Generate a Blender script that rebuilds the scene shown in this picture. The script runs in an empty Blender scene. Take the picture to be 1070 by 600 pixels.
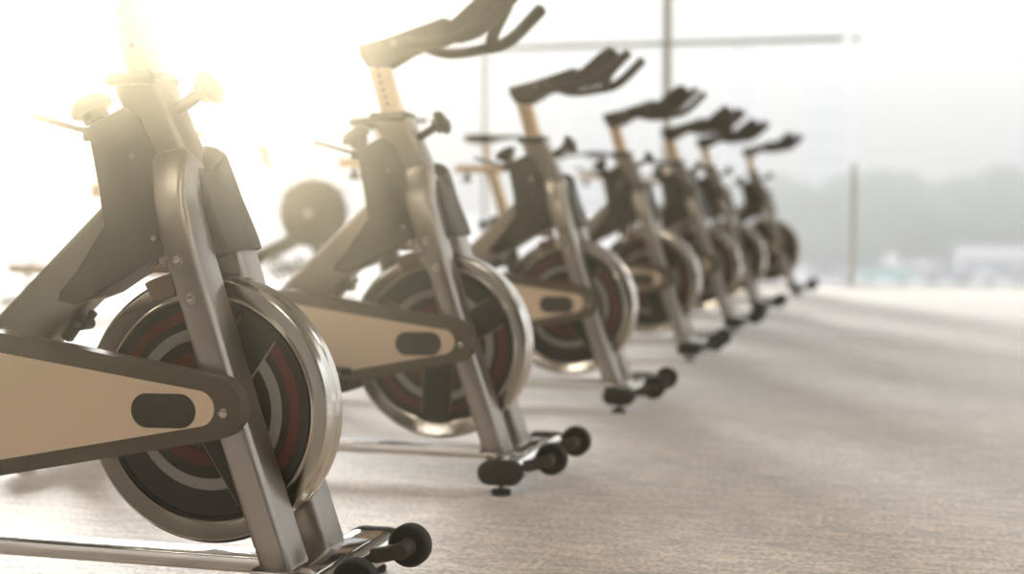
import bpy, bmesh, math, random
from mathutils import Vector, Matrix

random.seed(7)
SC = bpy.context.scene
COL = SC.collection
PI = math.pi

# ------------------------------------------------------------------ camera numbers (1070 x 600 photograph)
FPX = 1500.0
EYE = 0.66
PITCH = math.atan(89 / FPX)
YAW = math.atan(415 / FPX * math.cos(PITCH))
_s, _c = math.sin(YAW), math.cos(YAW)
CAM_F = Vector((-_s * math.cos(PITCH), _c * math.cos(PITCH), -math.sin(PITCH)))
CAM_R = Vector((_c, _s, 0))
CAM_U = CAM_R.cross(CAM_F)
CAM_P = Vector((0, 0, EYE))


def ray(px, py):
    return CAM_F + CAM_R * ((px - 535) / FPX) - CAM_U * ((py - 300) / FPX)


def on_y(px, py, y):
    r = ray(px, py)
    return CAM_P + r * (y / r.y)


# ------------------------------------------------------------------ materials
def new_mat(name):
    m = bpy.data.materials.new(name)
    m.use_nodes = True
    nt = m.node_tree
    return m, nt, nt.nodes['Principled BSDF']


def mat(name, col, rough=0.5, metal=0.0, coat=0.0, spec=0.5, var=0.0, var_scale=30, bump=0.0, bump_scale=300):
    m, nt, b = new_mat(name)
    b.inputs['Base Color'].default_value = (*col, 1)
    b.inputs['Roughness'].default_value = rough
    b.inputs['Metallic'].default_value = metal
    b.inputs['Coat Weight'].default_value = coat
    b.inputs['Specular IOR Level'].default_value = spec
    tc = nt.nodes.new('ShaderNodeTexCoord')
    if var > 0:
        n = nt.nodes.new('ShaderNodeTexNoise')
        n.inputs['Scale'].default_value = var_scale
        n.inputs['Detail'].default_value = 4
        nt.links.new(tc.outputs['Object'], n.inputs['Vector'])
        r = nt.nodes.new('ShaderNodeMapRange')
        r.inputs['To Min'].default_value = max(0.02, rough - var)
        r.inputs['To Max'].default_value = min(1, rough + var)
        nt.links.new(n.outputs['Fac'], r.inputs['Value'])
        nt.links.new(r.outputs['Result'], b.inputs['Roughness'])
    if bump > 0:
        n2 = nt.nodes.new('ShaderNodeTexNoise')
        n2.inputs['Scale'].default_value = bump_scale
        nt.links.new(tc.outputs['Object'], n2.inputs['Vector'])
        bp = nt.nodes.new('ShaderNodeBump')
        bp.inputs['Strength'].default_value = bump
        bp.inputs['Distance'].default_value = 0.001
        nt.links.new(n2.outputs['Fac'], bp.inputs['Height'])
        nt.links.new(bp.outputs['Normal'], b.inputs['Normal'])
    return m


M = {}
M['steel'] = mat('satin_steel', (0.33, 0.30, 0.268), 0.30, 0.92, 0.0)
M['chrome'] = mat('chrome', (0.74, 0.72, 0.69), 0.10, 1.0, var=0.04, var_scale=25)
M['rimmetal'] = mat('machined_rim', (0.68, 0.65, 0.60), 0.17, 1.0)
M['post'] = mat('brushed_post', (0.80, 0.62, 0.42), 0.34, 0.85, var=0.06)
M['housing'] = mat('dark_housing', (0.034, 0.029, 0.023), 0.55, bump=0.1)
M['black'] = mat('black_plastic', (0.022, 0.020, 0.018), 0.45, bump=0.1)
M['rubber'] = mat('black_rubber', (0.018, 0.017, 0.016), 0.7, bump=0.2)
M['foam'] = mat('black_grip', (0.035, 0.028, 0.024), 0.75, bump=0.3)
M['disc'] = mat('flywheel_black', (0.020, 0.018, 0.016), 0.45, var=0.08)
M['guard'] = mat('guard_bronze', (0.085, 0.068, 0.050), 0.55, 0.0)
M['panel'] = mat('guard_panel', (0.66, 0.52, 0.38), 0.38, 0.15, var=0.05)
M['pill'] = mat('guard_badge', (0.030, 0.027, 0.023), 0.5)
M['padbrown'] = mat('brake_pad_brown', (0.16, 0.10, 0.07), 0.6)
M['red'] = mat('red_stripe', (0.115, 0.022, 0.019), 0.5)
M['silver'] = mat('silver_stripe', (0.34, 0.32, 0.30), 0.45, 0.2)
M['trimline'] = mat('trim_line', (0.34, 0.31, 0.27), 0.45, 0.2)
M['bolt'] = mat('bolt_steel', (0.5, 0.47, 0.42), 0.25, 1.0)
M['hole'] = mat('dark_hole', (0.30, 0.21, 0.13), 0.8)
M['saddle'] = mat('saddle_vinyl', (0.03, 0.028, 0.026), 0.5, bump=0.2)
M['wood'] = mat('ash_wood', (0.42, 0.30, 0.18), 0.5, var=0.1)

# ------------------------------------------------------------------ mesh helpers


def link(name, bm, material, parent=None, sharp=40, loc=None):
    bmesh.ops.recalc_face_normals(bm, faces=bm.faces[:])
    me = bpy.data.meshes.new(name)
    bm.to_mesh(me)
    bm.free()
    for p in me.polygons:
        p.use_smooth = True
    me.set_sharp_from_angle(angle=math.radians(sharp))
    me.materials.append(M[material] if isinstance(material, str) else material)
    o = bpy.data.objects.new(name, me)
    COL.objects.link(o)
    if parent is not None:
        o.parent = parent
    if loc is not None:
        o.location = loc
    return o


def thing(name, label, cat, loc=(0, 0, 0), rz=0, group=None):
    o = bpy.data.objects.new(name, None)
    o.empty_display_size = 0.1
    COL.objects.link(o)
    o.location = loc
    o.rotation_euler = (0, 0, rz)
    o['label'] = label
    o['category'] = cat
    if group:
        o['group'] = group
    return o


def rrect(hx, hy, r, n=4):
    r = min(r, hx * 0.999, hy * 0.999)
    out = []
    for cx, cy, a0 in ((hx - r, hy - r, 0), (-hx + r, hy - r, 90), (-hx + r, -hy + r, 180), (hx - r, -hy + r, 270)):
        for k in range(n + 1):
            a = math.radians(a0 + 90 * k / n)
            out.append((cx + r * math.cos(a), cy + r * math.sin(a)))
    return out


def circ(r, n=16):
    return [(r * math.cos(2 * PI * k / n), r * math.sin(2 * PI * k / n)) for k in range(n)]


def smooth_path(pts, n=6):
    """Catmull-Rom through the points."""
    P = [Vector(p) for p in pts]
    P = [P[0] * 2 - P[1]] + P + [P[-1] * 2 - P[-2]]
    out = []
    for i in range(1, len(P) - 2):
        for k in range(n):
            t = k / n
            a, b, c, d = P[i - 1], P[i], P[i + 1], P[i + 2]
            out.append(0.5 * ((2 * b) + (c - a) * t + (2 * a - 5 * b + 4 * c - d) * t * t + (3 * b - a - 3 * c + d) * t ** 3))
    out.append(P[-2])
    return out


def sweep(bm, pts, profile, scales=None, lateral=Vector((0, 1, 0)), dome=0.0, cap=True):
    """Sweep a 2D profile (u along the normal, v along the lateral) along pts."""
    P = [Vector(p) for p in pts]
    n = len(P)
    T = []
    for i in range(n):
        a, b = P[max(i - 1, 0)], P[min(i + 1, n - 1)]
        T.append((b - a).normalized())
    if scales is None:
        scales = [1.0] * n
    scales = [(q, q) if not isinstance(q, tuple) else q for q in scales]
    rows = []
    seq = list(zip(P, T, scales))
    if dome > 0:
        pre, post = [], []
        for k in (0, 1, 2):
            a = math.radians(12 + 30 * k)
            kk = math.sin(a)
            off = math.cos(a) * dome
            pre.append((P[0] - T[0] * off, T[0], (scales[0][0] * kk, scales[0][1] * kk)))
            post.append((P[-1] + T[-1] * off, T[-1], (scales[-1][0] * kk, scales[-1][1] * kk)))
        seq = pre + seq + post[::-1]
    lat_prev = None
    for p, t, sc in seq:
        if lateral is not None:
            lat = (lateral - t * lateral.dot(t)).normalized()
        else:
            if lat_prev is None:
                ref = Vector((0, 1, 0)) if abs(t.y) < 0.9 else Vector((0, 0, 1))
                lat = (ref - t * ref.dot(t)).normalized()
            else:
                lat = (lat_prev - t * lat_prev.dot(t)).normalized()
            lat_prev = lat
        nor = lat.cross(t)
        rows.append([bm.verts.new(p + nor * (u * sc[0]) + lat * (v * sc[1])) for u, v in profile])
    m = len(profile)
    for a, b in zip(rows, rows[1:]):
        for k in range(m):
            bm.faces.new((a[k], a[(k + 1) % m], b[(k + 1) % m], b[k]))
    if cap:
        bm.faces.new(rows[0][::-1])
        bm.faces.new(rows[-1])
    return bm


def prism(bm, poly, y0, y1, bev=0.004, seg=2):
    """Polygon in the XZ plane, extruded along y, its rims rounded."""
    a = [bm.verts.new((x, y0, z)) for x, z in poly]
    b = [bm.verts.new((x, y1, z)) for x, z in poly]
    n = len(poly)
    f0 = bm.faces.new(a)
    f1 = bm.faces.new(b[::-1])
    for k in range(n):
        bm.faces.new((a[k], b[k], b[(k + 1) % n], a[(k + 1) % n]))
    if bev > 0:
        es = list(set(list(f0.edges) + list(f1.edges)))
        bmesh.ops.bevel(bm, geom=es, offset=bev, segments=seg, profile=0.5, affect='EDGES', clamp_overlap=True)
    return bm


def box(bm, x0, x1, y0, y1, z0, z1, bev=0.0, seg=2):
    tmp = bmesh.new()
    bmesh.ops.create_cube(tmp, size=1)
    bmesh.ops.scale(tmp, vec=(x1 - x0, y1 - y0, z1 - z0), verts=tmp.verts)
    bmesh.ops.translate(tmp, vec=((x0 + x1) / 2, (y0 + y1) / 2, (z0 + z1) / 2), verts=tmp.verts)
    if bev > 0:
        bmesh.ops.bevel(tmp, geom=tmp.edges[:], offset=bev, segments=seg, profile=0.5, affect='EDGES')
    me = bpy.data.meshes.new('t')
    tmp.to_mesh(me)
    tmp.free()
    bm.from_mesh(me)
    bpy.data.meshes.remove(me)
    return bm


def lathe(bm, prof, n=64, axis='y', center=(0, 0, 0), closed=False):
    """prof: (r, h) pairs, revolved about the axis through center."""
    cx, cy, cz = center
    rows = []
    for r, h in prof:
        row = []
        for k in range(n):
            a = 2 * PI * k / n
            u, v = r * math.cos(a), r * math.sin(a)
            if axis == 'y':
                row.append(bm.verts.new((cx + u, cy + h, cz + v)))
            elif axis == 'z':
                row.append(bm.verts.new((cx + u, cy + v, cz + h)))
            else:
                row.append(bm.verts.new((cx + h, cy + u, cz + v)))
        rows.append(row)
    pairs = list(zip(rows, rows[1:]))
    if closed:
        pairs.append((rows[-1], rows[0]))
    for a, b in pairs:
        for k in range(n):
            bm.faces.new((a[k], a[(k + 1) % n], b[(k + 1) % n], b[k]))
    if not closed:
        for row in (rows[0], rows[-1]):
            bm.faces.new(row)
    return bm


def ring(bm, r0, r1, y0, y1, n=64, gaps=None):
    """Flat annulus, or (gaps = list of (start, end) degrees that are filled) several arcs."""
    if not gaps:
        return lathe(bm, [(r0, y0), (r1, y0), (r1, y1), (r0, y1)], n, closed=True)
    for a0, a1 in gaps:
        k = max(6, int((a1 - a0) / 5))
        poly = [(r1 * math.cos(math.radians(a0 + (a1 - a0) * i / k)), r1 * math.sin(math.radians(a0 + (a1 - a0) * i / k))) for i in range(k + 1)]
        poly += [(r0 * math.cos(math.radians(a1 - (a1 - a0) * i / k)), r0 * math.sin(math.radians(a1 - (a1 - a0) * i / k))) for i in range(k + 1)]
        prism(bm, poly, y0, y1, 0)
    return bm


def blob(bm, center, rad, sub=2, jitter=0.0):
    r = bmesh.ops.create_icosphere(bm, subdivisions=sub, radius=1)
    for v in r['verts']:
        k = 1 + random.uniform(-jitter, jitter)
        v.co = Vector((v.co.x * rad[0] * k + center[0], v.co.y * rad[1] * k + center[1], v.co.z * rad[2] * k + center[2]))
    return bm


def bm_():
    return bmesh.new()


def copy_tree(o, parent=None):
    c = o.copy()
    COL.objects.link(c)
    if parent is not None:
        c.parent = parent
    for ch in list(o.children):
        copy_tree(ch, c)
    return c


# ------------------------------------------------------------------ the spin bike (x forward, y across, -y towards the camera, z up; origin under the flywheel)
FW = Vector((0, 0, 0.316))
CRANK = Vector((-0.335, 0, 0.33))


def tangent_shape(c0, r0, c1, r1, n=20):
    """Outline round two circles (rear c0, front c1) in XZ."""
    d = math.hypot(c1[0] - c0[0], c1[1] - c0[1])
    base = math.atan2(c1[1] - c0[1], c1[0] - c0[0])
    ph = math.acos((r0 - r1) / d)
    pts = []
    for k in range(n + 1):
        a = base - ph + 2 * ph * k / n
        pts.append((c1[0] + r1 * math.cos(a), c1[1] + r1 * math.sin(a)))
    for k in range(n + 1):
        a = base + ph + (2 * PI - 2 * ph) * k / n
        pts.append((c0[0] + r0 * math.cos(a), c0[1] + r0 * math.sin(a)))
    return pts


def knob(bm, base, direction, stem, stem_r, head_r, head_h):
    """Mushroom knob: stem then a waisted, domed head."""
    d = Vector(direction).normalized()
    prof = [(stem_r, 0), (stem_r, stem), (head_r * 0.62, stem + head_h * 0.02), (head_r * 0.66, stem + head_h * 0.3), (head_r, stem + head_h * 0.45),
            (head_r * 1.0, stem + head_h * 0.66), (head_r * 0.8, stem + head_h * 0.9), (head_r * 0.35, stem + head_h)]
    tmp = bmesh.new()
    lathe(tmp, prof, 20, 'z')
    q = Vector((0, 0, 1)).rotation_difference(d)
    bmesh.ops.transform(tmp, matrix=Matrix.Translation(Vector(base)) @ q.to_matrix().to_4x4(), verts=tmp.verts)
    me = bpy.data.meshes.new('t')
    tmp.to_mesh(me)
    tmp.free()
    bm.from_mesh(me)
    bpy.data.meshes.remove(me)


def make_bike():
    t = thing('spin_bike', '', 'exercise bike')
    # ---- front stabilizer
    bm = bm_()
    oval = rrect(0.050, 0.026, 0.0255, 6)
    sweep(bm, [(0.208, -0.205, 0.051), (0.208, 0.205, 0.051)], [(v, u) for u, v in oval], lateral=Vector((1, 0, 0)))
    box(bm, 0.125, 0.235, -0.122, 0.122, 0.070, 0.080, 0.003)
    st = link('front_stabilizer', bm, 'chrome', t)
    for s in (-1, 1):
        bm = bm_()
        ends = [(0.208, s * 0.198, 0.051), (0.208, s * 0.222, 0.051)]
        cap_prof = [(v, u) for u, v in rrect(0.0515, 0.0275, 0.027, 6)]
        sweep(bm, ends, cap_prof, lateral=Vector((1, 0, 0)), dome=0.006)
        link('end_cap', bm, 'rubber', st)
        bm = bm_()
        lathe(bm, [(0.019, 0.0), (0.022, 0.002), (0.022, 0.011), (0.018, 0.013), (0.006, 0.0135), (0.006, 0.036)], 24, 'z', (0.208, s * 0.205, 0))
        link('levelling_foot', bm, 'rubber', st)
    # ---- transport wheels on their brackets
    for y in (-0.125, 0.125):
        bm = bm_()
        sweep(bm, [(0.235, y - 0.035, 0.056), (0.275, y - 0.035, 0.064), (0.305, y - 0.035, 0.073)], rrect(0.013, 0.010, 0.005))
        lathe(bm, [(0.012, -0.052), (0.015, -0.048), (0.015, 0.018), (0.010, 0.020)], 18, 'y', (0.305, y, 0.073))
        br = link('wheel_bracket', bm, 'housing', t)
        bm = bm_()
        lathe(bm, [(0.024, -0.008), (0.030, -0.012), (0.034, -0.012), (0.037, -0.009), (0.037, 0.009), (0.034, 0.012), (0.030, 0.012), (0.024, 0.008)], 40, 'y', (0.305, y, 0.073))
        link('transport_wheel', bm, 'rubber', br)
        bm = bm_()
        lathe(bm, [(0.008, -0.006), (0.021, -0.0065), (0.0245, -0.007), (0.0245, 0.007), (0.021, 0.0065), (0.008, 0.006)], 12, 'y', (0.305, y, 0.073))
        link('wheel_hub', bm, 'bolt', br)
    # ---- rear stabilizer
    bm = bm_()
    sweep(bm, [(-1.02, -0.205, 0.051), (-1.02, 0.205, 0.051)], [(v, u) for u, v in oval], lateral=Vector((1, 0, 0)))
    st2 = link('rear_stabilizer', bm, 'steel', t)
    for s in (-1, 1):
        bm = bm_()
        sweep(bm, [(-1.02, s * 0.198, 0.051), (-1.02, s * 0.222, 0.051)], [(v, u) for u, v in rrect(0.0515, 0.0275, 0.027, 6)], lateral=Vector((1, 0, 0)), dome=0.006)
        link('end_cap', bm, 'rubber', st2)
        bm = bm_()
        lathe(bm, [(0.019, 0.0), (0.022, 0.002), (0.022, 0.011), (0.018, 0.013), (0.006, 0.0135), (0.006, 0.036)], 24, 'z', (-1.02, s * 0.205, 0))
        link('levelling_foot', bm, 'rubber', st2)
    # ---- base rail
    bm = bm_()
    sweep(bm, [(0.175, 0, 0.060), (-1.0, 0, 0.060)], rrect(0.0145, 0.026, 0.0045, 4))
    link('base_rail', bm, 'chrome', t)
    # ---- fork legs
    for s in (-1, 1):
        path = smooth_path([(-0.037, s * 0.036, 0.722), (-0.032, s * 0.052, 0.692), (-0.023, s * 0.066, 0.650), (-0.001, s * 0.0750, 0.590),
                            (0.034, s * 0.0765, 0.478), (0.084, s * 0.0765, 0.318), (0.1655, s * 0.0765, 0.074)], 5)
        sc = []
        for p in path:
            k = min(1, max(0, (p.z - 0.56) / 0.13))
            sc.append((1 + 0.20 * k, 1.0 - 0.16 * k))
        bm = bm_()
        sweep(bm, path, rrect(0.0275, 0.0385, 0.012, 4), sc, dome=0.022)
        lg = link('fork_leg', bm, 'steel', t)
        for bx, bz in ((0.002, 0.568), (0.025, 0.507)):
            bm = bm_()
            yy = s * 0.115
            lathe(bm, [(0.010, yy - 0.002), (0.010, yy + s * 0.0012), (0.0065, yy + s * 0.002), (0.0055, yy + s * 0.005), (0.003, yy + s * 0.006)], 16, 'y', (bx, 0, bz))
            link('bolt', bm, 'bolt', lg)
    # ---- fork cover: rounded dark shell over the crotch of the fork and the upper far leg
    bm = bm_()
    far = smooth_path([(-0.031, 0.040, 0.722), (-0.026, 0.054, 0.692), (-0.017, 0.067, 0.650), (0.005, 0.0755, 0.590), (0.0105, 0.0757, 0.572)], 6)
    sc = []
    for p in far:
        k = min(1, max(0, (0.722 - p.z) / 0.10))
        sc.append((0.95 + 0.05 * k, 0.95 + 0.05 * k))
    sweep(bm, far, rrect(0.0365, 0.0435, 0.026, 6), sc, dome=0.0)
    sweep(bm, [far[0] + Vector((-0.006, -0.010, 0.018)), far[0] + Vector((-0.003, -0.005, 0.011)), far[0]], rrect(0.0365, 0.0435, 0.026, 6), [0.50, 0.75, 0.95])
    web = [(p.x + 0.005, 0.008, p.z - 0.012 * (1 - i / (len(far) - 1))) for i, p in enumerate(far)]
    sweep(bm, web, rrect(0.0330, 0.046, 0.012, 4), [(0.8 + 0.2 * min(1, i / 8), 1) for i in range(len(web))])
    link('fork_cover', bm, 'housing', t, 60)
    # ---- head tube
    bm = bm_()
    hp = [(-0.120, 0, 0.862), (-0.044, 0, 0.703), (-0.015, 0, 0.645)]
    sweep(bm, hp, rrect(0.0355, 0.041, 0.010, 4), [(1.08, 1), (0.98, 0.95), (0.80, 0.85)])
    hd = link('head_tube', bm, 'steel', t)
    bm = bm_()
    box(bm, -0.167, -0.078, -0.0470, 0.0470, 0.852, 0.874, 0.006)
    link('collar', bm, 'housing', hd)
    # ---- brake housing
    bm = bm_()
    poly = [(-0.203, 0.783), (-0.196, 0.789), (-0.133, 0.818), (-0.105, 0.800), (-0.045, 0.680), (-0.026, 0.610), (-0.046, 0.574), (-0.100, 0.561),
            (-0.185, 0.505), (-0.235, 0.487), (-0.266, 0.492), (-0.262, 0.508), (-0.225, 0.545), (-0.166, 0.618), (-0.180, 0.680)]
    prism(bm, poly, -0.0435, 0.0435, 0.006)
    bh = link('brake_housing', bm, 'housing', t)
    for bx, bz in ((-0.118, 0.735), (-0.080, 0.600)):
        bm = bm_()
        lathe(bm, [(0.006, -0.045), (0.005, -0.0465), (0.002, -0.047)], 12, 'y', (bx, 0, bz))
        link('bolt', bm, 'bolt', bh)
    bm = bm_()
    knob(bm, (-0.193, 0, 0.772), (-0.55, 0, 1), 0.030, 0.016, 0.036, 0.042)
    link('tension_knob', bm, 'black', t)
    bm = bm_()
    box(bm, -0.225, -0.185, -0.022, 0.022, 0.762, 0.786, 0.005)
    sweep(bm, [(-0.205, 0, 0.776), (-0.240, 0, 0.783), (-0.325, 0, 0.806)], rrect(0.0042, 0.012, 0.002, 2), dome=0.003)
    link('brake_lever', bm, 'housing', t)
    # ---- pop pin in front of the head tube
    bm = bm_()
    knob(bm, (-0.085, 0, 0.796), (1, 0, 0.62), 0.082, 0.0105, 0.031, 0.034)
    lathe(bm, [(0.010, -0.020), (0.016, -0.014), (0.016, 0.014), (0.010, 0.020)], 14, 'y', (0.004, 0, 0.846))
    link('adjuster_knob', bm, 'black', t)
    # ---- handlebar post
    bm = bm_()
    sweep(bm, [(-0.105, 0, 0.820), (-0.121, 0, 0.872), (-0.160, 0, 1.003)], rrect(0.0245, 0.019, 0.007, 4))
    hpst = link('handlebar_post', bm, 'post', t)
    bm = bm_()
    for k in range(6):
        u = 0.18 + 0.13 * k
        x, z = -0.121 - 0.039 * u, 0.872 + 0.131 * u
        lathe(bm, [(0.0048, -0.0197), (0.0048, -0.0185), (0.001, -0.0184)], 12, 'y', (x - 0.002, 0, z))
    link('adjustment_scale', bm, 'hole', hpst, 40)
    # ---- handlebar
    bm = bm_()
    poly = [(-0.204, 1.036), (-0.192, 1.020), (-0.181, 0.986), (-0.176, 0.982), (-0.126, 0.982), (-0.120, 0.988), (-0.103, 1.006), (-0.084, 1.018), (-0.066, 1.025),
            (-0.034, 1.029), (0.004, 1.032), (0.034, 1.044), (0.040, 1.060), (0.036, 1.076), (0.028, 1.079), (0.022, 1.094), (0.012, 1.095), (-0.036, 1.078), (-0.111, 1.056)]
    prism(bm, poly, -0.034, 0.034, 0.008)
    hb = link('handlebar', bm, 'foam', t)
    for s in (-1, 1):
        bm = bm_()
        lathe(bm, [(0.0085, s * 0.030), (0.0085, s * 0.036), (0.006, s * 0.0375), (0.002, s * 0.0375)], 14, 'y', (-0.106, 0, 1.040))
        link('clamp_bolt', bm, 'bolt', hb)
    for s in (-1, 1):
        bm = bm_()
        p = smooth_path([(-0.085, s * 0.015, 1.046), (-0.066, s * 0.065, 1.040), (-0.040, s * 0.108, 1.029), (-0.010, s * 0.124, 1.026), (0.040, s * 0.125, 1.030), (0.086, s * 0.125, 1.038), (0.120, s * 0.125, 1.048)], 6)
        sweep(bm, p, circ(0.0128, 14), lateral=None, dome=0.008)
        link('handlebar_bar', bm, 'foam', hb)
        bm = bm_()
        p = smooth_path([(0.082, s * 0.125, 1.038), (0.118, s * 0.125, 1.045), (0.152, s * 0.125, 1.066), (0.186, s * 0.125, 1.098), (0.214, s * 0.125, 1.126)], 6)
        sweep(bm, p, circ(0.0152, 16), lateral=None, dome=0.010)
        link('grip', bm, 'foam', hb)
        bm = bm_()
        p = smooth_path([(0.088, s * 0.122, 1.036), (0.098, s * 0.100, 1.052), (0.114, s * 0.072, 1.074), (0.150, s * 0.052, 1.126)], 6)
        sweep(bm, p, circ(0.0142, 16), lateral=None, dome=0.010)
        link('grip', bm, 'foam', hb)
    bm = bm_()
    prism(bm, [(0.020, 1.046), (0.024, 1.074), (0.034, 1.080), (0.051, 1.092), (0.110, 1.141), (0.136, 1.156), (0.152, 1.150), (0.163, 1.132), (0.124, 1.084), (0.078, 1.062)], -0.050, 0.050, 0.008)
    link('horn_pad', bm, 'foam', hb)
    # ---- down tube, rear frame
    bm = bm_()
    sweep(bm, [(-0.420, 0, 0.371), (-0.346, 0, 0.439), (-0.141, 0, 0.627), (-0.075, 0, 0.688)], rrect(0.051, 0.029, 0.012, 4))
    link('down_tube', bm, 'steel', t)
    bm = bm_()
    sweep(bm, smooth_path([(-0.30, 0, 0.36), (-0.44, 0, 0.335), (-0.60, 0, 0.30), (-0.78, 0, 0.22), (-1.02, 0, 0.066)], 5), rrect(0.034, 0.027, 0.010, 4))
    link('rear_frame', bm, 'steel', t)
    bm = bm_()
    sweep(bm, [(-0.575, 0, 0.285), (-0.668, 0, 0.580)], rrect(0.034, 0.027, 0.010, 4))
    sweep(bm, [(-0.657, 0, 0.545), (-0.674, 0, 0.600)], rrect(0.042, 0.036, 0.010, 4))
    stb = link('seat_tube', bm, 'housing', t)
    bm = bm_()
    knob(bm, (-0.69, 0, 0.572), (-1, 0, -0.25), 0.045, 0.011, 0.026, 0.032)
    link('adjuster_knob', bm, 'black', stb)
    # ---- saddle assembly (post, slider, saddle)
    bm = bm_()
    sweep(bm, [(-0.672, 0, 0.575), (-0.741, 0, 0.800)], rrect(0.024, 0.019, 0.007, 4))
    sp = link('seat_post', bm, 'post', t)
    bm = bm_()
    sweep(bm, [(-0.905, 0, 0.806), (-0.680, 0, 0.806)], rrect(0.017, 0.022, 0.006, 4))
    link('seat_slider', bm, 'post', sp)
    bm = bm_()
    knob(bm, (-0.856, 0, 0.795), (0, 0, -1), 0.020, 0.009, 0.022, 0.028)
    link('slider_knob', bm, 'black', sp)
    bm = bm_()
    sweep(bm, [(-0.76, 0, 0.815), (-0.765, 0, 0.935)], circ(0.014, 14))
    link('saddle_stem', bm, 'post', sp)
    bm = bm_()
    rows = []
    for x, w, z0, z1 in ((-0.858, 0.052, 0.938, 0.950), (-0.848, 0.078, 0.922, 0.958), (-0.80, 0.095, 0.915, 0.962), (-0.745, 0.075, 0.920, 0.957), (-0.70, 0.042, 0.930, 0.953),
                         (-0.65, 0.028, 0.936, 0.953), (-0.605, 0.022, 0.938, 0.953), (-0.594, 0.012, 0.942, 0.950)):
        zc, h = (z0 + z1) / 2, (z1 - z0) / 2
        rows.append([bm.verts.new((x, w * math.cos(2 * PI * k / 20), zc + h * math.copysign(abs(math.sin(2 * PI * k / 20)) ** 0.8, math.sin(2 * PI * k / 20)))) for k in range(20)])
    for a, b in zip(rows, rows[1:]):
        for k in range(20):
            bm.faces.new((a[k], a[(k + 1) % 20], b[(k + 1) % 20], b[k]))
    bm.faces.new(rows[0])
    bm.faces.new(rows[-1])
    link('saddle', bm, 'saddle', sp)
    # ---- chain guard
    bm = bm_()
    prism(bm, tangent_shape((-0.335, 0.330), 0.121, (0.076, 0.338), 0.050), -0.150, -0.117, 0.008, 3)
    cg = link('chain_guard', bm, 'guard', t)
    bm = bm_()
    prism(bm, tangent_shape((-0.335, 0.327), 0.092, (0.052, 0.337), 0.0285), -0.1520, -0.1485, 0.001, 1)
    link('guard_panel', bm, 'panel', cg)
    bm = bm_()
    prism(bm, tangent_shape((-0.036, 0.331), 0.0272, (0.022, 0.332), 0.0270), -0.1536, -0.1510, 0.001, 1)
    link('badge', bm, 'pill', cg)
    bm = bm_()
    lathe(bm, [(0.0075, -0.149), (0.0075, -0.1512), (0.005, -0.1525), (0.002, -0.1525)], 16, 'y', (0.095, 0, 0.331))
    link('bolt', bm, 'bolt', cg)
    # ---- flywheel (own origin at the axle)
    bm = bm_()
    lathe(bm, [(0.02, -0.020), (0.180, -0.020), (0.1815, -0.0225), (0.1845, -0.0225), (0.186, -0.020), (0.190, -0.020), (0.190, 0.020), (0.02, 0.020)], 96)
    fw = link('flywheel', bm, 'disc', t, loc=FW)
    bm = bm_()
    half = [(0.1870, -0.0195), (0.1870, -0.0225), (0.1890, -0.0245), (0.1910, -0.0235), (0.1920, -0.0205), (0.2150, -0.0288), (0.2172, -0.0294), (0.2195, -0.0285), (0.2250, -0.0215), (0.2250, -0.0040), (0.2225, -0.0020)]
    lathe(bm, half + [(r, -h) for r, h in half[::-1]], 128, closed=True)
    link('rim', bm, 'rimmetal', fw, 30)
    bm = bm_()
    ring(bm, 0.150, 0.167, -0.0214, -0.0196, 96, [(55, 178), (-58, 55)])
    ring(bm, 0.070, 0.097, -0.0214, -0.0196, 64)
    link('red_band', bm, 'red', fw)
    bm = bm_()
    ring(bm, 0.117, 0.136, -0.0215, -0.0196, 72)
    link('silver_band', bm, 'silver', fw)
    bm = bm_()
    bm2 = bm_()
    for ang in (55, 178, 302):
        for tgt, w, r1, y0 in ((bm, 0.0375, 0.1660, -0.0228), (bm2, 0.0350, 0.1800, -0.0250)):
            tmp = bm_()
            box(tmp, 0.0, r1, y0, -0.019, -w, w, 0.0008, 1)
            bmesh.ops.rotate(tmp, cent=(0, 0, 0), matrix=Matrix.Rotation(-math.radians(ang), 3, 'Y'), verts=tmp.verts)
            me = bpy.data.meshes.new('t')
            tmp.to_mesh(me)
            tmp.free()
            tgt.from_mesh(me)
            bpy.data.meshes.remove(me)
    lathe(bm2, [(0.010, -0.036), (0.030, -0.034), (0.052, -0.026), (0.052, -0.019)], 32)
    link('spoke_edging', bm, 'trimline', fw)
    link('spoke_plate', bm2, 'disc', fw)
    bm = bm_()
    lathe(bm, [(0.012, -0.046), (0.012, 0.046)], 16, 'y', tuple(FW))
    link('axle', bm, 'bolt', t)
    # ---- brake pad on the rim
    bm = bm_()
    poly = []
    for k in range(7):
        a = math.radians(116 - 13 * k / 6)
        poly.append((0.232 * math.cos(a), FW.z + 0.232 * math.sin(a)))
    for k in range(7):
        a = math.radians(103 + 13 * k / 6)
        poly.append((0.197 * math.cos(a), FW.z + 0.197 * math.sin(a)))
    prism(bm, poly, -0.040, -0.029, 0.002)
    prism(bm, poly, 0.029, 0.040, 0.002)
    box(bm, -0.090, -0.058, -0.040, 0.040, 0.543, 0.553, 0.002)
    bp = link('brake_pad', bm, 'padbrown', t)
    bm = bm_()
    sweep(bm, [(-0.072, -0.030, 0.548), (-0.060, -0.030, 0.585)], rrect(0.010, 0.008, 0.003))
    sweep(bm, [(-0.050, -0.032, 0.530), (-0.056, -0.032, 0.575)], rrect(0.007, 0.006, 0.003))
    lathe(bm, [(0.006, -0.048), (0.009, -0.045), (0.009, -0.030), (0.006, -0.028)], 8, 'y', (-0.064, 0, 0.563))
    link('brake_bracket', bm, 'bolt', bp)
    # ---- clip under the down tube
    bm = bm_()
    sweep(bm, [(-0.240, -0.012, 0.488), (-0.246, -0.014, 0.452), (-0.264, -0.016, 0.428)], rrect(0.009, 0.010, 0.004), dome=0.004)
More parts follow.
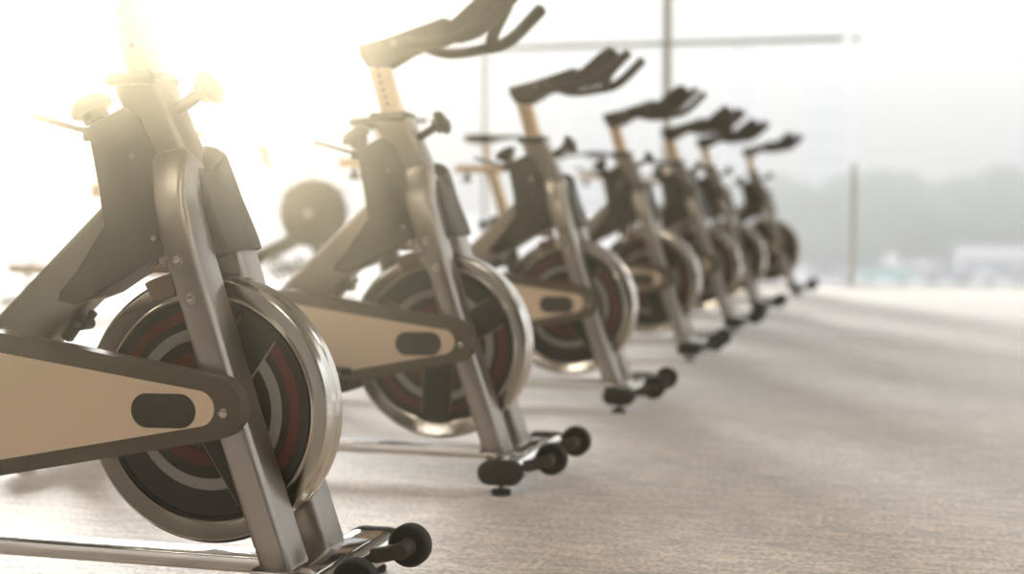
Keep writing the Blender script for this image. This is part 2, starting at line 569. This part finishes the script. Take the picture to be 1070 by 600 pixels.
    sweep(bm, [(-0.246, -0.012, 0.462), (-0.222, -0.014, 0.462), (-0.214, -0.014, 0.472)], rrect(0.006, 0.008, 0.003), dome=0.003)
    lathe(bm, [(0.006, -0.030), (0.010, -0.026), (0.010, 0.006)], 12, 'y', (-0.232, 0, 0.452))
    link('cable_clip', bm, 'black', t)
    # ---- cranks and pedals
    for s in (-1, 1):
        y = s * 0.170
        bm = bm_()
        sweep(bm, [(0, y, 0), (0.172, y, 0)], rrect(0.013, 0.008, 0.004), [(1.25, 1), (0.85, 1)], dome=0.010)
        lathe(bm, [(0.021, min(s * 0.110, s * 0.178)), (0.021, max(s * 0.110, s * 0.178))], 20)
        ca = link('crank_arm', bm, 'steel', t, loc=CRANK)
        bm = bm_()
        y0, y1 = sorted((s * 0.188, s * 0.280))
        prism(bm, [(0.115, -0.012), (0.130, -0.016), (0.214, -0.016), (0.229, -0.012), (0.229, 0.010), (0.214, 0.013), (0.130, 0.013), (0.115, 0.010)], y0, y1, 0.004)
        lathe(bm, [(0.007, min(s * 0.165, s * 0.19)), (0.007, max(s * 0.165, s * 0.19))], 12, 'y', (0.172, 0, 0))
        pd = link('pedal', bm, 'black', ca)
        bm = bm_()
        sweep(bm, smooth_path([(0.180, s * 0.182, 0.010), (0.186, s * 0.190, 0.028), (0.190, s * 0.228, 0.034), (0.186, s * 0.266, 0.028), (0.180, s * 0.272, 0.010)], 5), rrect(0.002, 0.012, 0.001, 1), lateral=Vector((1, 0, 0)))
        link('toe_strap', bm, 'rubber', pd)
    return t


def child(o, base, k=0):
    c = [q for q in o.children if q.name.split('.')[0] == base]
    return c[k]


def set_pose(b, wheel_deg, crank_deg, seat_dx=0.0, seat_dz=0.0, bar_dz=0.0):
    child(b, 'flywheel').rotation_euler = (0, -math.radians(wheel_deg), 0)
    for q in b.children:
        n = q.name.split('.')[0]
        if n == 'crank_arm':
            near = any(v.co.y < -0.12 for v in q.data.vertices)
            q.rotation_euler = (0, -math.radians(crank_deg + (0 if near else 180)), 0)
            for pd in q.children:
                a = math.radians(crank_deg + (0 if near else 180))
                # pedals stay level
                pd.rotation_euler = (0, a, 0)
                off = Vector((0.172, 0, 0))
                rot = Matrix.Rotation(a, 3, 'Y')
                pd.location = off - rot @ off
        if n in ('handlebar', 'handlebar_post'):
            q.location = (0, 0, bar_dz)
        if n == 'seat_post':
            q.location = (seat_dx, 0, seat_dz)


# positions: (x of the flywheel, y of the bike's centre plane, flywheel turn, near crank angle, seat shift)
BIKES = [
    (-1.120, 2.170, 0, 178, 0.0, 0.0, 'large spin bike nearest the camera, its handlebars cut off by the frame top'),
    (-1.085, 3.290, 212, -30, -0.03, -0.115, 'second spin bike from the camera, whole handlebars against bright glass'),
    (-1.076, 4.610, 8, 150, 0.100, -0.012, 'third spin bike in the row, standing behind the two big front ones'),
    (-1.077, 6.120, 350, 60, 0.035, 0.0, 'fourth spin bike in the row, handlebars crossing the thick grey window mullion'),
    (-1.055, 7.480, 20, 200, 0.0, -0.03, 'fifth spin bike in the row, handlebar post just right of the thick mullion'),
    (-1.040, 8.650, 95, 120, -0.02, 0.01, 'sixth spin bike in the row, just ahead of the last one'),
    (-0.960, 10.400, 60, 30, 0.0, 0.0, 'last spin bike in the row, small and blurred near the glass wall'),
]
bike = make_bike()
for i, (x, y, wd, cd, sx, sz, lab) in enumerate(BIKES):
    b = bike if i == 0 else copy_tree(bike)
    if i:
        set_pose(b, wd, cd, sx, sz)
    b.location = (x, y, 0)
    b['label'] = lab
    b['group'] = 'row of spin bikes on the carpet'
set_pose(bike, 0, 178, 0, 0, 0.024)

# ------------------------------------------------------------------ rowing machine behind the bikes
RW = on_y(328, 223, 8.2)
t = thing('rowing_machine', 'dark rowing machine with round black fan housing behind the first bikes', 'rowing machine', (RW.x, RW.y, 0))
R0 = RW.z
bm = bm_()
lathe(bm, [(0.05, -0.085), (0.185, -0.080), (0.203, -0.066), (0.211, -0.040), (0.211, 0.040), (0.203, 0.066), (0.185, 0.080), (0.05, 0.085)], 56, 'y', (0, 0, R0))
for a in (40, 145):
    q = Vector((0.207 * math.cos(math.radians(a)), 0, 0.207 * math.sin(math.radians(a)) + R0))
    box(bm, q.x - 0.022, q.x + 0.022, -0.05, 0.05, q.z - 0.014, q.z + 0.014, 0.004)
fh = link('fan_housing', bm, 'housing', t)
bm = bm_()
lathe(bm, [(0.027, -0.083), (0.026, -0.090), (0.012, -0.094)], 24, 'y', (0, 0, R0))
link('hub_cap', bm, 'silver', fh)
bm = bm_()
sweep(bm, [(-0.02, 0, R0 - 0.10), (-0.20, 0, R0 - 0.20), (-0.44, 0, 0.285)], rrect(0.045, 0.045, 0.012))
link('beam', bm, 'housing', t)
bm = bm_()
sweep(bm, [(-0.36, 0, 0.200), (-2.15, 0, 0.225)], rrect(0.030, 0.030, 0.008))
link('seat_rail', bm, 'wood', t)
bm = bm_()
sweep(bm, [(0.0, 0, R0 - 0.15), (0.12, 0, 0.04)], rrect(0.03, 0.03, 0.01))
sweep(bm, [(0.12, -0.28, 0.028), (0.12, 0.28, 0.028)], circ(0.026, 14), lateral=Vector((1, 0, 0)))
link('front_leg', bm, 'housing', t)
bm = bm_()
sweep(bm, smooth_path([(-1.98, 0, 0.265), (-2.03, 0, 0.20), (-2.02, 0, 0.12), (-2.08, 0, 0.03)], 5), circ(0.016, 12))
sweep(bm, [(-2.08, -0.2, 0.022), (-2.08, 0.2, 0.022)], circ(0.021, 14), lateral=Vector((1, 0, 0)))
link('rear_leg', bm, 'housing', t)
bm = bm_()
sweep(bm, [(-1.62, 0, 0.345), (-1.36, 0, 0.345)], rrect(0.022, 0.14, 0.02), [(1, .8), (1, 1)], dome=0.01)
box(bm, -1.58, -1.42, -0.05, 0.05, 0.285, 0.330, 0.006)
link('sliding_seat', bm, 'black', t)
# foot plate with round cut-outs
bm = bm_()
ringy = (0, 1)
for yy in (-0.15, 0.15):
    tmp = bm_()
    lathe(tmp, [(0.060, -0.006), (0.073, -0.006), (0.073, 0.006), (0.060, 0.006)], 32, 'y', (0, 0, 0), True)
    lathe(tmp, [(0.004, -0.006), (0.024, -0.006), (0.024, 0.006), (0.004, 0.006)], 20, 'y', (0, 0, 0), True)
    for k in range(6):
        t2 = bm_()
        box(t2, 0.020, 0.064, -0.006, 0.006, -0.008, 0.008)
        bmesh.ops.rotate(t2, cent=(0, 0, 0), matrix=Matrix.Rotation(math.radians(60 * k + 15), 3, 'Y'), verts=t2.verts)
        me = bpy.data.meshes.new('t')
        t2.to_mesh(me)
        t2.free()
        tmp.from_mesh(me)
        bpy.data.meshes.remove(me)
    bmesh.ops.translate(tmp, vec=(-0.165, yy, 0.245), verts=tmp.verts)
    me = bpy.data.meshes.new('t')
    tmp.to_mesh(me)
    tmp.free()
    bm.from_mesh(me)
    bpy.data.meshes.remove(me)
sweep(bm, [(-0.165, -0.16, 0.245), (-0.165, 0.16, 0.245)], circ(0.012, 12), lateral=Vector((1, 0, 0)))
link('foot_support', bm, 'black', t)
bm = bm_()
sweep(bm, [(-0.14, 0, R0 + 0.13), (-0.30, 0, R0 + 0.31)], circ(0.009, 10))
ma = link('monitor_arm', bm, 'steel', t)
bm = bm_()
sweep(bm, [(-0.295, 0, R0 + 0.29), (-0.350, 0, R0 + 0.42)], rrect(0.018, 0.060, 0.010), [(.7, .7), (1.2, 1.2)], dome=0.01)
link('monitor', bm, 'black', ma)


# ------------------------------------------------------------------ room
def struct(name, bm, material, parent=None):
    o = link(name, bm, material, parent)
    if parent is None:
        o['kind'] = 'structure'
    return o


WY = 11.40
XL, XR, YB, ZC = -11.0, 5.0, -5.0, 3.4

# carpet
m, nt, b = new_mat('carpet')
tc = nt.nodes.new('ShaderNodeTexCoord')
n1 = nt.nodes.new('ShaderNodeTexNoise'); n1.inputs['Scale'].default_value = 85; n1.inputs['Detail'].default_value = 3; n1.inputs['Roughness'].default_value = 0.7
n2 = nt.nodes.new('ShaderNodeTexNoise'); n2.inputs['Scale'].default_value = 22; n2.inputs['Detail'].default_value = 5
n3 = nt.nodes.new('ShaderNodeTexNoise'); n3.inputs['Scale'].default_value = 2.2; n3.inputs['Detail'].default_value = 4
mp = nt.nodes.new('ShaderNodeMapping'); mp.inputs['Scale'].default_value = (0.5, 1.6, 1)
nt.links.new(tc.outputs['Object'], n1.inputs['Vector'])
nt.links.new(tc.outputs['Object'], mp.inputs['Vector'])
nt.links.new(mp.outputs['Vector'], n2.inputs['Vector'])
nt.links.new(mp.outputs['Vector'], n3.inputs['Vector'])
mx = nt.nodes.new('ShaderNodeMath'); mx.operation = 'MULTIPLY_ADD'; mx.inputs[1].default_value = 0.6
nt.links.new(n1.outputs['Fac'], mx.inputs[0])
mx2 = nt.nodes.new('ShaderNodeMath'); mx2.operation = 'MULTIPLY_ADD'; mx2.inputs[1].default_value = 0.30
nt.links.new(n2.outputs['Fac'], mx2.inputs[0])
mx3 = nt.nodes.new('ShaderNodeMath'); mx3.operation = 'MULTIPLY'; mx3.inputs[1].default_value = 0.10
nt.links.new(n3.outputs['Fac'], mx3.inputs[0])
nt.links.new(mx3.outputs[0], mx2.inputs[2])
nt.links.new(mx2.outputs[0], mx.inputs[2])
cr = nt.nodes.new('ShaderNodeValToRGB')
cr.color_ramp.elements[0].position = 0.43
cr.color_ramp.elements[0].color = (0.29, 0.225, 0.165, 1)
cr.color_ramp.elements[1].position = 0.59
cr.color_ramp.elements[1].color = (0.95, 0.80, 0.65, 1)
nt.links.new(mx.outputs[0], cr.inputs['Fac'])
nt.links.new(cr.outputs['Color'], b.inputs['Base Color'])
b.inputs['Roughness'].default_value = 0.55
b.inputs['Specular IOR Level'].default_value = 0.55
b.inputs['Sheen Weight'].default_value = 1.0
b.inputs['Sheen Roughness'].default_value = 0.35
bp = nt.nodes.new('ShaderNodeBump'); bp.inputs['Strength'].default_value = 0.5; bp.inputs['Distance'].default_value = 0.008
nt.links.new(mx.outputs[0], bp.inputs['Height'])
nt.links.new(bp.outputs['Normal'], b.inputs['Normal'])
M['carpet'] = m
M['wall'] = mat('warm_plaster', (0.26, 0.22, 0.175), 0.8, bump=0.2, bump_scale=60)
M['ceil'] = mat('ceiling_white', (0.22, 0.20, 0.18), 0.85, bump=0.1, bump_scale=60)
M['mullion'] = mat('mullion_grey', (0.60, 0.61, 0.56), 0.45, 0.1)
M['thinbar'] = mat('glass_joint', (0.62, 0.66, 0.66), 0.4)
M['sill'] = mat('white_sill', (0.86, 0.84, 0.80), 0.35)

bm = bm_()
box(bm, XL, XR, YB, WY - 0.02, -0.12, 0.0)
struct('floor', bm, 'carpet')
bm = bm_()
box(bm, XL - 0.2, XR + 0.2, YB - 0.2, WY + 0.12, ZC, ZC + 0.2)
struct('ceiling', bm, 'ceil')
bm = bm_()
box(bm, XL, XR, YB - 0.2, YB, -0.12, ZC)
struct('wall_back', bm, 'wall')
bm = bm_()
box(bm, XL - 0.2, XL, YB - 0.2, WY + 0.1, -0.12, ZC)
struct('wall_left', bm, 'wall')
bm = bm_()
box(bm, XL, XR, WY - 0.02, WY + 0.10, -0.12, 0.012, 0.003)
struct('trim_1', bm, 'sill')

# clear glass
gm = bpy.data.materials.new('clear_glass')
gm.use_nodes = True
gnt = gm.node_tree
for n in list(gnt.nodes):
    gnt.nodes.remove(n)
go = gnt.nodes.new('ShaderNodeOutputMaterial')
gt = gnt.nodes.new('ShaderNodeBsdfTransparent')
gt.inputs['Color'].default_value = (0.985, 0.99, 0.985, 1)
gnt.links.new(gt.outputs[0], go.inputs['Surface'])

win = bpy.data.objects.new('window_1', None)
COL.objects.link(win)
win['kind'] = 'structure'
win.location = (-3, WY, 0)


def wobj(name, bm, material):
    o = link(name, bm, material, win)
    o.location = (3, -WY, 0)
    return o


def wx(px, py=150):
    return on_y(px, py, WY).x


XJ = wx(893)
for x0, x1 in ((XL, wx(328)), (wx(328), wx(507)), (wx(507), wx(697)), (wx(697), XJ), (XJ, XJ + 1.51), (XJ + 1.51, XR)):
    bm = bm_()
    box(bm, x0 + 0.004, x1 - 0.004, WY - 0.006, WY + 0.006, 0.012, ZC)
    wobj('pane', bm, gm)
bm = bm_()
x = wx(697)
box(bm, x - 0.030, x + 0.030, WY - 0.05, WY + 0.05, 0.012, ZC, 0.004)
wobj('mullion', bm, 'mullion')
for px in (328, 507):
    bm = bm_()
    x = wx(px)
    box(bm, x - 0.014, x + 0.014, WY - 0.03, WY + 0.03, 0.012, ZC, 0.003)
    wobj('mullion', bm, 'thinbar')
bm = bm_()
ztop = on_y(893, 172, WY).z
box(bm, XJ - 0.018, XJ + 0.018, WY - 0.03, WY + 0.03, 0.012, ztop, 0.004)
wobj('mullion', bm, 'mullion')
ztr = on_y(697, 46, WY).z
bm = bm_()
box(bm, XL, wx(880), WY - 0.03, WY + 0.03, ztr - 0.018, ztr + 0.018, 0.003)
wobj('transom', bm, 'thinbar')
bm = bm_()
q = on_y(895, 41, WY)
lathe(bm, [(0.004, -0.03), (0.022, -0.02), (0.022, -0.006)], 16, 'y', (q.x, WY, q.z))
wobj('glass_fitting', bm, 'mullion')

# glazed side wall on the right (outside the frame) that lets daylight in
win2 = bpy.data.objects.new('window_2', None)
COL.objects.link(win2)
win2['kind'] = 'structure'
win2.location = (XR, 3, 0)
for k in range(8):
    y0 = YB + k * (WY - YB) / 7
    if k < 7:
        bm = bm_()
        box(bm, -0.006, 0.006, y0 + 0.04 - 3, y0 + (WY - YB) / 7 - 0.04 - 3, 0.0, ZC)
        link('pane', bm, gm, win2)
    bm = bm_()
    box(bm, -0.04, 0.04, y0 - 0.04 - 3, y0 + 0.04 - 3, -0.12, ZC, 0.004)
    link('mullion', bm, 'mullion', win2)

# unseen warm panels, added under the ceiling as fill light
M['diffuser'] = bpy.data.materials.new('fill_diffuser')
M['diffuser'].use_nodes = True
dn = M['diffuser'].node_tree.nodes['Principled BSDF']
dn.inputs['Base Color'].default_value = (0.9, 0.88, 0.82, 1)
dn.inputs['Emission Color'].default_value = (1, 0.86, 0.66, 1)
dn.inputs['Emission Strength'].default_value = 15.0
k = 0
FILL_POWER = 34
for ly in (-3.2, -0.6, 2.6):
    for lx in (-6.2, -3.2, -0.4, 2.6):
        k += 1
        bm = bm_()
        box(bm, -0.62, 0.62, -0.17, 0.17, -0.05, 0.0, 0.006)
        lp = link('fill_panel', bm, 'sill', None)
        lp.location = (lx, ly, ZC)
        lp['label'] = 'added long white fill panel with warm diffuser under the ceiling'
        lp['category'] = 'lamp'
        lp['group'] = 'added fill panels'
        bm = bm_()
        box(bm, -0.58, 0.58, -0.14, 0.14, -0.060, -0.050, 0.002)
        link('diffuser', bm, 'diffuser', lp)

# ------------------------------------------------------------------ outside
GZ = -6.0
M['pave'] = mat('pale_paving', (0.80, 0.78, 0.74), 0.8)
M['leafa'] = mat('leaf_green', (0.06, 0.10, 0.05), 0.8)
M['bark'] = mat('bark', (0.12, 0.09, 0.07), 0.9)
M['bld'] = mat('pale_concrete', (0.42, 0.45, 0.50), 0.8)
M['pane_dark'] = mat('dark_panes', (0.10, 0.13, 0.17), 0.3)
M['carwhite'] = mat('car_white', (0.8, 0.8, 0.8), 0.3, 0, 0.5)
M['carteal'] = mat('car_teal', (0.25, 0.62, 0.52), 0.3, 0, 0.5)
M['cargrey'] = mat('car_grey', (0.30, 0.31, 0.36), 0.3, 0, 0.5)
bm = bm_()
box(bm, -400, 300, WY + 3, 700, GZ - 0.5, GZ)
struct('ground', bm, 'pave')


def make_tree(loc, h, w, lab):
    t = thing('tree', lab, 'tree', loc, 0, 'hazy trees beyond the glass')
    bm = bm_()
    sweep(bm, [(0, 0, -0.1), (0.1, 0, h * 0.35), (0, 0, h * 0.7)], circ(0.28, 10), [1, 0.8, 0.4], lateral=None)
    for k in range(4):
        a = k * 1.7
        sweep(bm, [(0.05, 0, h * (0.3 + 0.06 * k)), (w * 0.25 * math.cos(a), w * 0.25 * math.sin(a), h * (0.5 + 0.06 * k))], circ(0.12, 8), [1, 0.5], lateral=None)
    link('trunk', bm, 'bark', t)
    bm = bm_()
    n = 16
    for k in range(n):
        a = random.uniform(0, 2 * PI)
        zz = random.uniform(0.14, 0.88)
        rr = w * 0.5 * random.uniform(0.1, 0.75) * math.sin(PI * min(1, zz * 0.9 + 0.12))
        s = random.uniform(0.14, 0.22) * h
        blob(bm, (rr * math.cos(a), rr * math.sin(a), h * zz), (s * 1.1, s * 1.1, min(s, h * (1.0 - zz) + 0.4)), 3, 0.09)
    blob(bm, (0, 0, h * 0.55), (w * 0.36, w * 0.36, h * 0.42), 3, 0.09)
    link('crown', bm, 'leafa', t, 180)
    return t


TREES = [(812, 182, 150, 'tree', 'hazy tree behind the last spin bike, beyond the glass'),
         (852, 196, 158, 'tree', 'low pale tree between the last spin bike and the slim post'),
         (884, 178, 149, 'tree', 'tall hazy tree standing right behind the slim window post'),
         (915, 176, 146, 'tree', 'tall hazy tree just right of the slim window post'),
         (944, 180, 152, 'tree', 'hazy tree above the teal car'),
         (975, 192, 150, 'tree', 'lower hazy tree at the dip in the tree line'),
         (1006, 182, 148, 'tree', 'broad hazy tree above the front of the white bus'),
         (1045, 176, 150, 'tree', 'tallest hazy tree, above the middle of the white bus'),
         (1082, 184, 147, 'tree', 'hazy tree at the right edge, above the rear of the white bus'),
         (770, 200, 160, 'tree', 'low hazy tree showing between the sixth and last handlebar posts')]
for px, py, d, _, lab in TREES:
    top = on_y(px, py, d)
    make_tree((top.x, d, GZ), top.z - GZ, 9.0, lab)


def make_car(px, py, col, lab, L=4.2, rz=0):
    r = ray(px, py)
    p = CAM_P + r * ((GZ - EYE) / r.z)
    t = thing('car', lab, 'car', (p.x, p.y, GZ), rz, 'cars parked outside')
    bm = bm_()
    h = L / 2
    prism(bm, [(-h, 0.35), (-h, 0.80), (-h + 0.15, 0.92), (-h * 0.62, 0.98), (-h * 0.40, 1.42), (h * 0.12, 1.46), (h * 0.48, 1.00), (h * 0.92, 0.86), (h, 0.68), (h, 0.35)], -0.85, 0.85, 0.08)
    link('body', bm, col, t)
    bm = bm_()
    prism(bm, [(-h * 0.52, 1.00), (-h * 0.36, 1.36), (h * 0.08, 1.40), (h * 0.36, 1.02)], -0.865, 0.865, 0.01)
    link('side_windows', bm, 'pane_dark', t)
    for sx in (-0.62, 0.62):
        for y in (-0.75, 0.75):
            bm = bm_()
            lathe(bm, [(0.1, -0.11), (0.29, -0.11), (0.32, -0.08), (0.32, 0.08), (0.29, 0.11), (0.1, 0.11)], 20, 'y', (sx * h, y, 0.32))
            link('wheel', bm, 'rubber', t)


make_car(926, 296, 'carteal', 'pale teal car parked outside, right of the slim window post', 4.4)
make_car(958, 296, 'carwhite', 'white car parked outside, next to the teal car')
make_car(990, 297, 'cargrey', 'grey car parked outside, under the front of the white bus')
make_car(1018, 297, 'carwhite', 'white car parked outside, below the long white bus')
make_car(1046, 297, 'cargrey', 'grey car parked outside, near the right edge')
make_car(868, 297, 'cargrey', 'grey car parked outside, left of the slim window post')
# bus
d = 133
p0 = on_y(997, 262, d)
p1 = on_y(1090, 262, d)
t = thing('bus', 'long white bus parked outside in front of the hazy trees', 'bus', ((p0.x + p1.x) / 2, d, GZ))
L = (p1.x - p0.x)
ztop = p0.z - GZ + 0.35
bm = bm_()
prism(bm, [(-L / 2, 0.4), (-L / 2, ztop - 0.3), (-L / 2 + 0.3, ztop), (L / 2 - 0.2, ztop), (L / 2, ztop - 0.2), (L / 2, 0.4)], -1.2, 1.2, 0.12)
link('body', bm, 'carwhite', t)
bm = bm_()
box(bm, -L / 2 + 0.5, L / 2 - 0.5, -1.215, 1.215, ztop - 1.75, ztop - 1.0, 0.02)
link('side_windows', bm, 'cargrey', t)
for x in (-L * 0.32, L * 0.3):
    for y in (-1.05, 1.05):
        bm = bm_()
        lathe(bm, [(0.2, -0.16), (0.46, -0.16), (0.5, -0.1), (0.5, 0.1), (0.46, 0.16), (0.2, 0.16)], 24, 'y', (x, y, 0.5))
        link('wheel', bm, 'rubber', t)


def make_building(px0, px1, ptop, d, lab, floors, cols):
    a, b_ = on_y(px0, ptop, d), on_y(px1, ptop, d)
    w = b_.x - a.x
    h = (a.z + b_.z) / 2 - GZ
    t = thing('apartment_building', lab, 'building', ((a.x + b_.x) / 2, d, GZ))
    bm = bm_()
    box(bm, -w / 2, w / 2, 0, 14, 0, h)
    box(bm, -w / 2 - 0.2, w / 2 + 0.2, -0.2, 14.2, h, h + 0.6)
    box(bm, -w * 0.2, w * 0.2, 4, 9, h + 0.6, h + 2.6)
    link('wall', bm, 'bld', t)
    for i in range(floors):
        for j in range(cols):
            z = h * (i + 0.35) / floors
            x = -w / 2 + w * (j + 0.5) / cols
            bm = bm_()
            box(bm, x - w / cols * 0.28, x + w / cols * 0.28, -0.15, 0.1, z, z + h / floors * 0.5)
            link('window', bm, 'pane_dark', t)


make_building(844, 884, 62, 250, 'pale apartment block standing left of the slim window post', 8, 3)
make_building(766, 790, 44, 270, 'narrow pale blue tower between the thick mullion and the slim post', 10, 2)
make_building(20, 68, 128, 240, 'pale block at the left edge, beside the nearest bike', 7, 3)
make_building(600, 640, 95, 280, 'pale block behind the third bike handlebars', 7, 3)


# ------------------------------------------------------------------ haze
def volume_mat(name, col, density, g):
    m = bpy.data.materials.new(name)
    m.use_nodes = True
    nt = m.node_tree
    for n in list(nt.nodes):
        nt.nodes.remove(n)
    o = nt.nodes.new('ShaderNodeOutputMaterial')
    v = nt.nodes.new('ShaderNodeVolumeScatter')
    v.inputs['Color'].default_value = (*col, 1)
    v.inputs['Density'].default_value = density
    v.inputs['Anisotropy'].default_value = g
    nt.links.new(v.outputs[0], o.inputs['Volume'])
    return m


def haze(name, label, dims, m):
    bm = bm_()
    box(bm, *dims)
    o = link(name, bm, m)
    o['kind'] = 'stuff'
    o['label'] = label
    o['category'] = 'haze'


haze('sunlit_haze', 'warm sunlit haze in the air of the gym', (XL + 0.02, XR - 0.06, YB + 0.02, 3.0, 0.002, ZC - 0.07), volume_mat('room_haze', (1, 0.88, 0.60), 0.047, 0.955))
haze('morning_haze', 'pale haze in the air in front of the trees outside', (-260, 160, 60, 175, GZ + 0.01, 16), volume_mat('outdoor_haze', (0.97, 0.99, 0.95), 0.0165, 0.0))

# ------------------------------------------------------------------ sun, sky
sd = ray(122, 12).normalized()
sun = bpy.data.lights.new('sun', 'SUN')
sun.energy = 5.0
sun.angle = math.radians(16)
sun.color = (1.0, 0.955, 0.87)
so = bpy.data.objects.new('sun', sun)
COL.objects.link(so)
so.rotation_euler = (-sd).to_track_quat('-Z', 'Y').to_euler()
so.location = (-6, 20, 8)

w = bpy.data.worlds.new('world')
SC.world = w
w.use_nodes = True
nt = w.node_tree
bg = nt.nodes['Background']
geo = nt.nodes.new('ShaderNodeTexCoord')
sep = nt.nodes.new('ShaderNodeSeparateXYZ')
nt.links.new(geo.outputs['Generated'], sep.inputs[0])
ramp = nt.nodes.new('ShaderNodeValToRGB')          # bright overcast sky: about three times as bright overhead as at the horizon
ramp.color_ramp.elements[0].color = (0.203, 0.197, 0.183, 1)
ramp.color_ramp.elements[1].color = (0.96, 0.955, 0.93, 1)
for pos, col in ((0.10, (0.205, 0.199, 0.185, 1)), (0.20, (0.30, 0.30, 0.29, 1)), (0.5, (0.58, 0.575, 0.565, 1))):
    e = ramp.color_ramp.elements.new(pos)
    e.color = col
nt.links.new(sep.outputs['Z'], ramp.inputs['Fac'])
nt.links.new(ramp.outputs['Color'], bg.inputs['Color'])
bg.inputs['Strength'].default_value = 2.5

# ------------------------------------------------------------------ camera
cd = bpy.data.cameras.new('camera')
cd.sensor_width = 36
cd.lens = FPX / 1070 * 36
cd.clip_end = 1500
cd.dof.use_dof = True
cd.dof.focus_distance = 2.33
cd.dof.aperture_fstop = 2.1
co = bpy.data.objects.new('camera', cd)
COL.objects.link(co)
co.location = CAM_P
co.rotation_euler = Matrix((CAM_R, CAM_U, -CAM_F)).transposed().to_euler()
SC.camera = co

SC.view_settings.view_transform = 'Standard'
SC.view_settings.look = 'None'
SC.view_settings.exposure = 0.68
SC.view_settings.gamma = 1.0
SC.view_settings.use_curve_mapping = False
cy = SC.cycles
cy.use_denoising = True
cy.max_bounces = 8
cy.diffuse_bounces = 4
cy.glossy_bounces = 4
cy.transparent_max_bounces = 16
cy.volume_bounces = 0
cy.sample_clamp_indirect = 4.0
